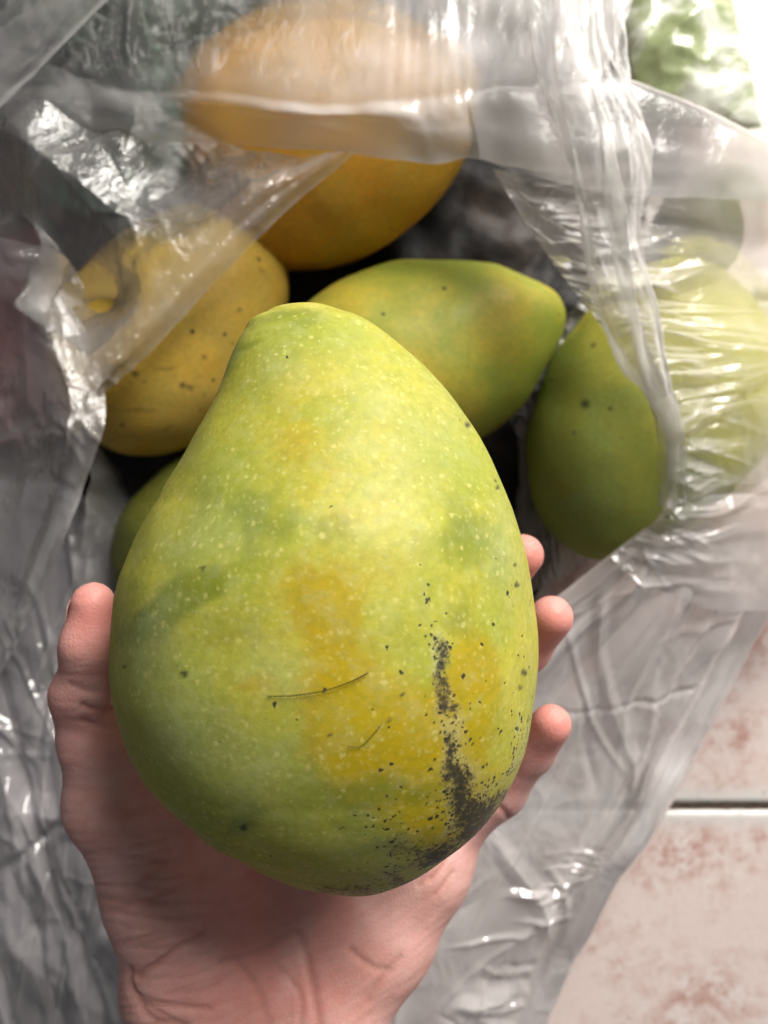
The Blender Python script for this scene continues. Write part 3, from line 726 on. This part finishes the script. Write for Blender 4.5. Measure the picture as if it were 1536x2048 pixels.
# back panel with its hem band
def w_back(u, v, V):
    return .0004 * noise3(v * 40, u * 3, 0, 3) * smooth01(.2, .5, u) + .0025 * noise3(v * 9, u * 4, 0, 4) + .0003 * noise3(v * 26, u * 9, 0, 5)
film('back_panel', [
    [(-150, 262, .116), (150, 272, .120), (330, 285, .128), (480, 292, .132), (640, 300, .136), (780, 318, .138), (870, 328, .138), (940, 316, .140), (1010, 330, .143), (1120, 350, .146)],
    [(-150, 225, .120), (120, 230, .126), (290, 238, .136), (450, 235, .141), (630, 245, .146), (780, 255, .148), (870, 258, .148), (950, 250, .148), (1030, 250, .149), (1150, 260, .150)],
    [(-150, 190, .120), (100, 175, .128), (250, 180, .136), (400, 188, .142), (600, 205, .149), (760, 202, .151), (860, 195, .151), (950, 188, .150), (1050, 180, .151), (1200, 160, .150)],
    [(-150, 90, .118), (80, 90, .126), (220, 90, .130), (380, 90, .132), (600, 90, .134), (760, 90, .136), (860, 90, .136), (950, 80, .136), (1080, 70, .138), (1250, 50, .138)],
    [(-150, -60, .112), (80, -60, .118), (220, -60, .120), (380, -60, .122), (600, -60, .124), (760, -60, .124), (860, -60, .124), (950, -60, .124), (1100, -60, .126), (1280, -80, .126)],
    [(-200, -330, .060), (80, -330, .060), (220, -330, .060), (380, -330, .060), (600, -330, .060), (760, -330, .060), (860, -330, .060), (950, -330, .060), (1100, -330, .060), (1300, -330, .060)]],
    FB, bag, 240, 520, w_back, creased=.15, milk=lambda u, v, V: .06 + .24 * smooth01(.35, .55, v) + (.12 + .26 * smooth01(.3, .5, v)) * smooth01(.42, .38, u) + .10 * smooth01(.6, .8, v) , lines=lambda u, v, V: .1 + .9 * smooth01(.42, .55, u), streak=(70., 5.))
film('corner_fold', [
    [(-120, 330, .132), (20, 195, .138), (110, 105, .138), (230, -20, .136), (330, -150, .13)],
    [(-150, 290, .130), (-5, 160, .136), (85, 70, .136), (200, -50, .134), (300, -170, .13)],
    [(-230, 220, .110), (-80, 90, .118), (20, 10, .118), (130, -90, .118), (220, -190, .11)]],
    FB, bag, 60, 120, lambda u, v, V: .0015 * noise3(v * 9, u * 4, 0, 16), milk=lambda u, v, V: .05 + .14 * smooth01(.25, .05, u), lines=.2)
# fold running from the back rim to the right edge
film('back_fold', [
    [(960, 318, .146), (1100, 362, .150), (1250, 392, .146), (1400, 396, .138), (1536, 404, .128), (1750, 430, .10)],
    [(950, 250, .150), (1100, 270, .154), (1250, 285, .150), (1400, 310, .142), (1536, 340, .132), (1750, 380, .10)],
    [(930, 188, .150), (1080, 172, .153), (1250, 165, .148), (1400, 215, .138), (1536, 278, .126), (1750, 350, .095)],
    [(930, 196, .138), (1080, 182, .138), (1250, 178, .132), (1400, 228, .122), (1536, 290, .112), (1750, 360, .085)]],
    FB, bag, 90, 200, lambda u, v, V: .0022 * noise3(v * 8, u * 3, 0, 13) + .00015 * noise3(v * 30, u * 5, 0, 14), milk=lambda u, v, V: .30 + 0 * u, lines=.1, edge=False)
# left flap
def crumple(V, s, seed):
    a = ridge(V[..., 0] * s, V[..., 1] * s, 0, seed, 1); b = ridge(V[..., 0] * s * 1.7 + 3, V[..., 1] * s * 1.4, 0, seed + 3, 1)
    return a + .5 * b
def w_left(u, v, V):
    k = smooth01(.2, .42, u) * smooth01(1.0, .8, u)
    return k * (.20 * facet(V, 14, 5, .07, (-.12, .14)) + (.10 + .30 * np.exp(-(((V[..., 0] + .135) / .04) ** 2 + ((V[..., 1] - .15) / .045) ** 2))) * facet(V, 30, 17, .06, (-.13, .14))) + .0012 * noise3(v * 6, u * 8, 0, 41)
film('left_flap', [
    [(712, 302, .1405), (565, 430, .135), (432, 562, .131), (322, 682, .129), (252, 752, .128), (204, 795, .128)],
    [(680, 302, .144), (532, 412, .141), (400, 540, .138), (292, 655, .136), (228, 728, .136), (196, 782, .135)],
    [(640, 296, .143), (500, 380, .140), (370, 500, .136), (262, 610, .134), (205, 690, .134), (180, 752, .134)],
    [(420, 240, .134), (320, 330, .131), (250, 410, .128), (190, 490, .128), (150, 560, .132), (140, 640, .137)],
    [(160, 150, .128), (100, 250, .122), (70, 330, .122), (50, 400, .126), (60, 440, .132), (90, 540, .138)],
    [(-60, 80, .110), (-60, 200, .105), (-60, 300, .105), (-60, 380, .105), (-60, 450, .108), (-60, 540, .110)],
    [(-330, 50, .03), (-330, 200, .03), (-330, 300, .03), (-330, 400, .03), (-330, 480, .03), (-330, 560, .03)]],
    FL, bag, 300, 300, w_left, creased=1.7, milk=lambda u, v, V: .06 + .13 * smooth01(.36, .30, u) + .03 * smooth01(.36, .5, u) * 1, lines=.15)
# hanging left side with its hem
def w_side(u, v, V):
    return smooth01(.12, .5, u) * (.14 * facet(V, 12, 9, .09, (-.17, 0.02)) + .09 * facet(V, 26, 19, .1, (-.15, .02))) + .0014 * noise3(v * 8, u * 6, 0, 61)
film('side_panel', [
    [(128, 585, .116), (172, 665, .119), (208, 760, .126), (206, 868, .135), (165, 985, .122), (120, 1092, .122), (62, 1220, .108), (0, 1345, .092), (-80, 1480, .075)],
    [(108, 600, .122), (142, 690, .126), (168, 775, .134), (164, 872, .140), (130, 985, .126), (88, 1090, .115), (34, 1210, .102), (-26, 1330, .086), (-100, 1460, .07)],
    [(85, 585, .126), (105, 690, .132), (122, 800, .141), (118, 872, .144), (98, 970, .128), (55, 1070, .114), (5, 1180, .10), (-55, 1300, .085), (-130, 1430, .068)],
    [(30, 480, .132), (40, 640, .126), (45, 780, .120), (40, 880, .118), (10, 960, .112), (-30, 1050, .105), (-80, 1160, .09), (-130, 1280, .075), (-180, 1400, .06)],
    [(-100, 480, .11), (-100, 640, .11), (-100, 780, .10), (-110, 880, .10), (-130, 960, .09), (-150, 1050, .08), (-180, 1160, .07), (-220, 1280, .06), (-260, 1400, .05)],
    [(-380, 480, .03), (-380, 640, .03), (-380, 780, .03), (-380, 880, .03), (-380, 960, .03), (-380, 1050, .03), (-380, 1160, .03), (-380, 1280, .03), (-380, 1400, .03)]],
    FL, bag, 240, 300, w_side, creased=1.5, milk=lambda u, v, V: .11 + .14 * smooth01(.24, .18, u) * smooth01(.2, .4, v), lines=.35, streak=(30., 6.))
# inner wall on the left, seen in the gap beside the thumb
film('inner_wall', [
    [(180, 880, .085), (170, 1000, .085), (150, 1130, .08), (90, 1300, .06), (40, 1450, .04)],
    [(225, 930, .06), (235, 1060, .055), (230, 1180, .05), (180, 1330, .04), (150, 1470, .03)],
    [(260, 980, .03), (300, 1120, .028), (310, 1250, .028), (280, 1380, .025), (260, 1500, .02)]],
    FL, bag, 60, 120, lambda u, v, V: .002 * crumple(V, 40, 70), milk=.09, lines=.2)
film('inner_fold', [
    [(1010, 820, .030), (1090, 700, .030), (1170, 580, .034), (1240, 480, .04)],
    [(1035, 900, .022), (1110, 780, .022), (1190, 640, .026), (1260, 540, .03)],
    [(1030, 1050, .022), (1090, 960, .020), (1150, 900, .022), (1250, 800, .03)],
    [(1030, 1200, .028), (1110, 1160, .030), (1180, 1120, .034), (1280, 1060, .045)]],
    FL, bag, 140, 120, lambda u, v, V: .003 * ridge(u * 4, v * 14, 0, 75, 2), milk=.14, lines=.5, streak=(16., 3.), creased=.5)
# right panel: pleats fan out from the gathered rim
_c_right = {}
def t_right(u, v):
    if u.shape in _c_right: return _c_right[u.shape]
    _c_right[u.shape] = r = _t_right(u, v); return r
def _t_right(u, v):
    a, ca = tents(v, u, 80, 311, .006, .035, .10, .26, .42, qlo=.0, qhi=.45, lmin=.12, lmax=.5); b, cb = tents(v, u, 130, 312, .003, .010, .14, .26, .5, qlo=0, qhi=.5, lmin=.05, lmax=.25)
    return a + b, np.maximum(ca, cb)
def w_right(u, v, V):
    return t_right(u, v)[0] * smooth01(1.0, .6, u) + .003 * noise3(v * 7, u * 5, 0, 83)
film('right_panel', [
    [(985, 338, .142), (1055, 450, .142), (1120, 545, .143), (1182, 625, .144), (1250, 722, .143), (1322, 832, .140), (1338, 920, .134), (1334, 1000, .126), (1292, 1058, .116), (1225, 1110, .105)],
    [(1060, 350, .146), (1130, 460, .147), (1190, 555, .147), (1240, 630, .147), (1300, 715, .146), (1352, 810, .143), (1365, 910, .137), (1362, 1005, .128), (1330, 1080, .118), (1270, 1150, .106)],
    [(1180, 330, .138), (1270, 470, .138), (1320, 570, .138), (1350, 640, .138), (1400, 720, .138), (1430, 800, .136), (1435, 900, .130), (1430, 1000, .122), (1410, 1090, .112), (1340, 1190, .10)],
    [(1320, 330, .122), (1420, 470, .122), (1480, 570, .126), (1500, 640, .126), (1540, 710, .126), (1550, 790, .124), (1550, 890, .118), (1540, 990, .110), (1520, 1090, .10), (1460, 1220, .085)],
    [(1750, 330, .06), (1750, 470, .06), (1750, 570, .07), (1750, 640, .07), (1750, 710, .07), (1750, 790, .07), (1750, 890, .07), (1750, 990, .06), (1750, 1090, .05), (1750, 1220, .04)]],
    FR, bag, 240, 620, w_right, creased=.35, milk=lambda u, v, V: .20 + .25 * smooth01(.14, .02, u) + .08 * smooth01(.75, .95, v), lines=.15, streak=(30., 1.4), crest=lambda u, v: .34 * t_right(u, v)[1] * smooth01(1.0, .4, u))
# front panel, lower right
_c_front = {}
def t_front(u, v):
    if u.shape in _c_front: return _c_front[u.shape]
    _c_front[u.shape] = r = _t_front(u, v); return r
def _t_front(u, v):
    a, ca = tents(v, u, 70, 321, .004, .016, .10, .42, .8, qlo=.36, qhi=.56, lmin=.05, lmax=.13); k = smooth01(.55, .68, v)
    b, cb = tents(u, v, 60, 322, .012, .07, .35, .17, .5, qlo=.0, qhi=.55, lmin=.06, lmax=.25); c, cc = tents(u, v, 60, 323, .010, .05, 1.2, .17, .4, qlo=0, qhi=1, lmin=.04, lmax=.12)
    return a * k + b + c, np.maximum(np.maximum(ca * k, cb), cc)
def w_front(u, v, V):
    return t_front(u, v)[0] * smooth01(0, .08, u) * smooth01(.70, .52, u) + .004 * noise3(u * 5, v * 5, 0, 92)
film('front_panel', [
    [(1290, 1056, .112), (1150, 1165, .100), (1010, 1290, .085), (900, 1500, .075), (820, 1700, .068), (740, 1880, .060), (700, 2048, .055), (660, 2250, .05)],
    [(1330, 1070, .115), (1240, 1190, .108), (1130, 1320, .092), (1030, 1510, .080), (960, 1690, .075), (880, 1850, .070), (810, 2010, .062), (760, 2250, .055)],
    [(1430, 1060, .105), (1330, 1220, .095), (1230, 1380, .084), (1150, 1540, .074), (1080, 1690, .072), (1000, 1830, .072), (920, 2000, .065), (860, 2250, .055)],
    [(1530, 1060, .085), (1440, 1230, .075), (1340, 1400, .066), (1260, 1560, .060), (1190, 1690, .060), (1110, 1820, .060), (1010, 2010, .055), (950, 2250, .05)],
    [(1620, 1060, .040), (1495, 1225, .042), (1390, 1420, .056), (1300, 1590, .074), (1240, 1695, .080), (1175, 1795, .072), (1075, 2010, .055), (1000, 2250, .05)],
    [(1650, 1085, .030), (1537, 1240, .034), (1430, 1445, .047), (1337, 1615, .064), (1275, 1720, .070), (1210, 1820, .062), (1105, 2030, .044), (1030, 2250, .04)],
    [(1600, 1085, .010), (1480, 1260, .010), (1370, 1460, .010), (1280, 1620, .010), (1210, 1725, .010), (1140, 1825, .010), (1040, 2030, .010), (960, 2250, .010)]],
    FF, bag, 300, 420, w_front, creased=.6, milk=lambda u, v, V: .44 + .1 * smooth01(.3, .1, u), lines=.08, streak=(7., 10.), crest=lambda u, v: .20 * t_front(u, v)[1])
# front panel, lower left, behind the hand
def t_fl(u, v):
    a, ca = tents(v, u, 50, 331, .015, .09, .5, .35, .26, lmin=.08, lmax=.4); b, cb = tents(u, v, 40, 332, .01, .05, .6, .35, .24, lmin=.06, lmax=.3)
    return a + b, np.maximum(ca, cb)
def w_fl(u, v, V):
    return t_fl(u, v)[0] + .06 * facet(V, 12, 29, .12, (-.2, -.2)) + .002 * noise3(u * 6, v * 6, 0, 101)
film('front_corner', [
    [(-300, 950, .03), (0, 960, .034), (150, 980, .034), (260, 1100, .03), (400, 1250, .03)],
    [(-300, 1330, .045), (0, 1340, .05), (150, 1400, .045), (330, 1500, .045), (600, 1600, .05)],
    [(-300, 1600, .05), (0, 1600, .055), (150, 1620, .05), (330, 1680, .05), (650, 1700, .05)],
    [(-300, 1850, .05), (0, 1850, .05), (150, 1850, .045), (330, 1850, .045), (700, 1850, .05)],
    [(-300, 2300, .03), (0, 2300, .03), (150, 2300, .03), (330, 2300, .03), (720, 2300, .04)]],
    FC, bag, 260, 300, w_fl, creased=.9, milk=.35, lines=.1, streak=(14., 9.), crest=lambda u, v: .16 * t_fl(u, v)[1])
# gathered handle strip standing above the right rim
_c_handle = {}
def t_handle(u, v):
    if u.shape in _c_handle: return _c_handle[u.shape]
    _c_handle[u.shape] = r = _t_handle(u, v); return r
def _t_handle(u, v):
    a, ca = tents(u, v, 60, 301, .03, .22, .35, .045, .55, lmin=.08, lmax=.35); b, cb = tents(u, v, 90, 302, .012, .06, .6, .045, .6, lmin=.04, lmax=.16)
    return a + b, np.maximum(ca, cb)
def w_handle(u, v, V):
    return t_handle(u, v)[0] + .0006 * noise3(u * 20, v * 30, 0, 113)
ch = [(1055, -120, 1240), (1055, 0, 1240), (1062, 80, 1242), (1078, 160, 1246), (1112, 250, 1258), (1142, 350, 1266), (1160, 430, 1264), (1172, 520, 1276), (1192, 610, 1302), (1240, 710, 1318), (1290, 780, 1330), (1328, 850, 1348), (1334, 940, 1356), (1326, 1010, 1352)]
zs = [.172, .172, .172, .172, .171, .170, .168, .165, .162, .158, .152, .146, .138, .129]
film('handle', [[(l + (r - l) * f, y, z + dz) for (l, y, r), z in zip(ch, zs)] for f, dz in ((0, -.003), (.08, .001), (.3, .003), (.55, .001), (.75, .003), (.93, .001), (1, -.004))],
    FH, bag, 160, 420, w_handle, milk=lambda u, v, V: (.28 + .2 * smooth01(.05, 0, u) + .2 * smooth01(.96, 1, u)) * (1 - .9 * smooth01(.72, .92, v)), lines=.12, streak=(9., 13.), edge=False, crest=lambda u, v: .16 * t_handle(u, v)[1] * smooth01(.95, .75, v))
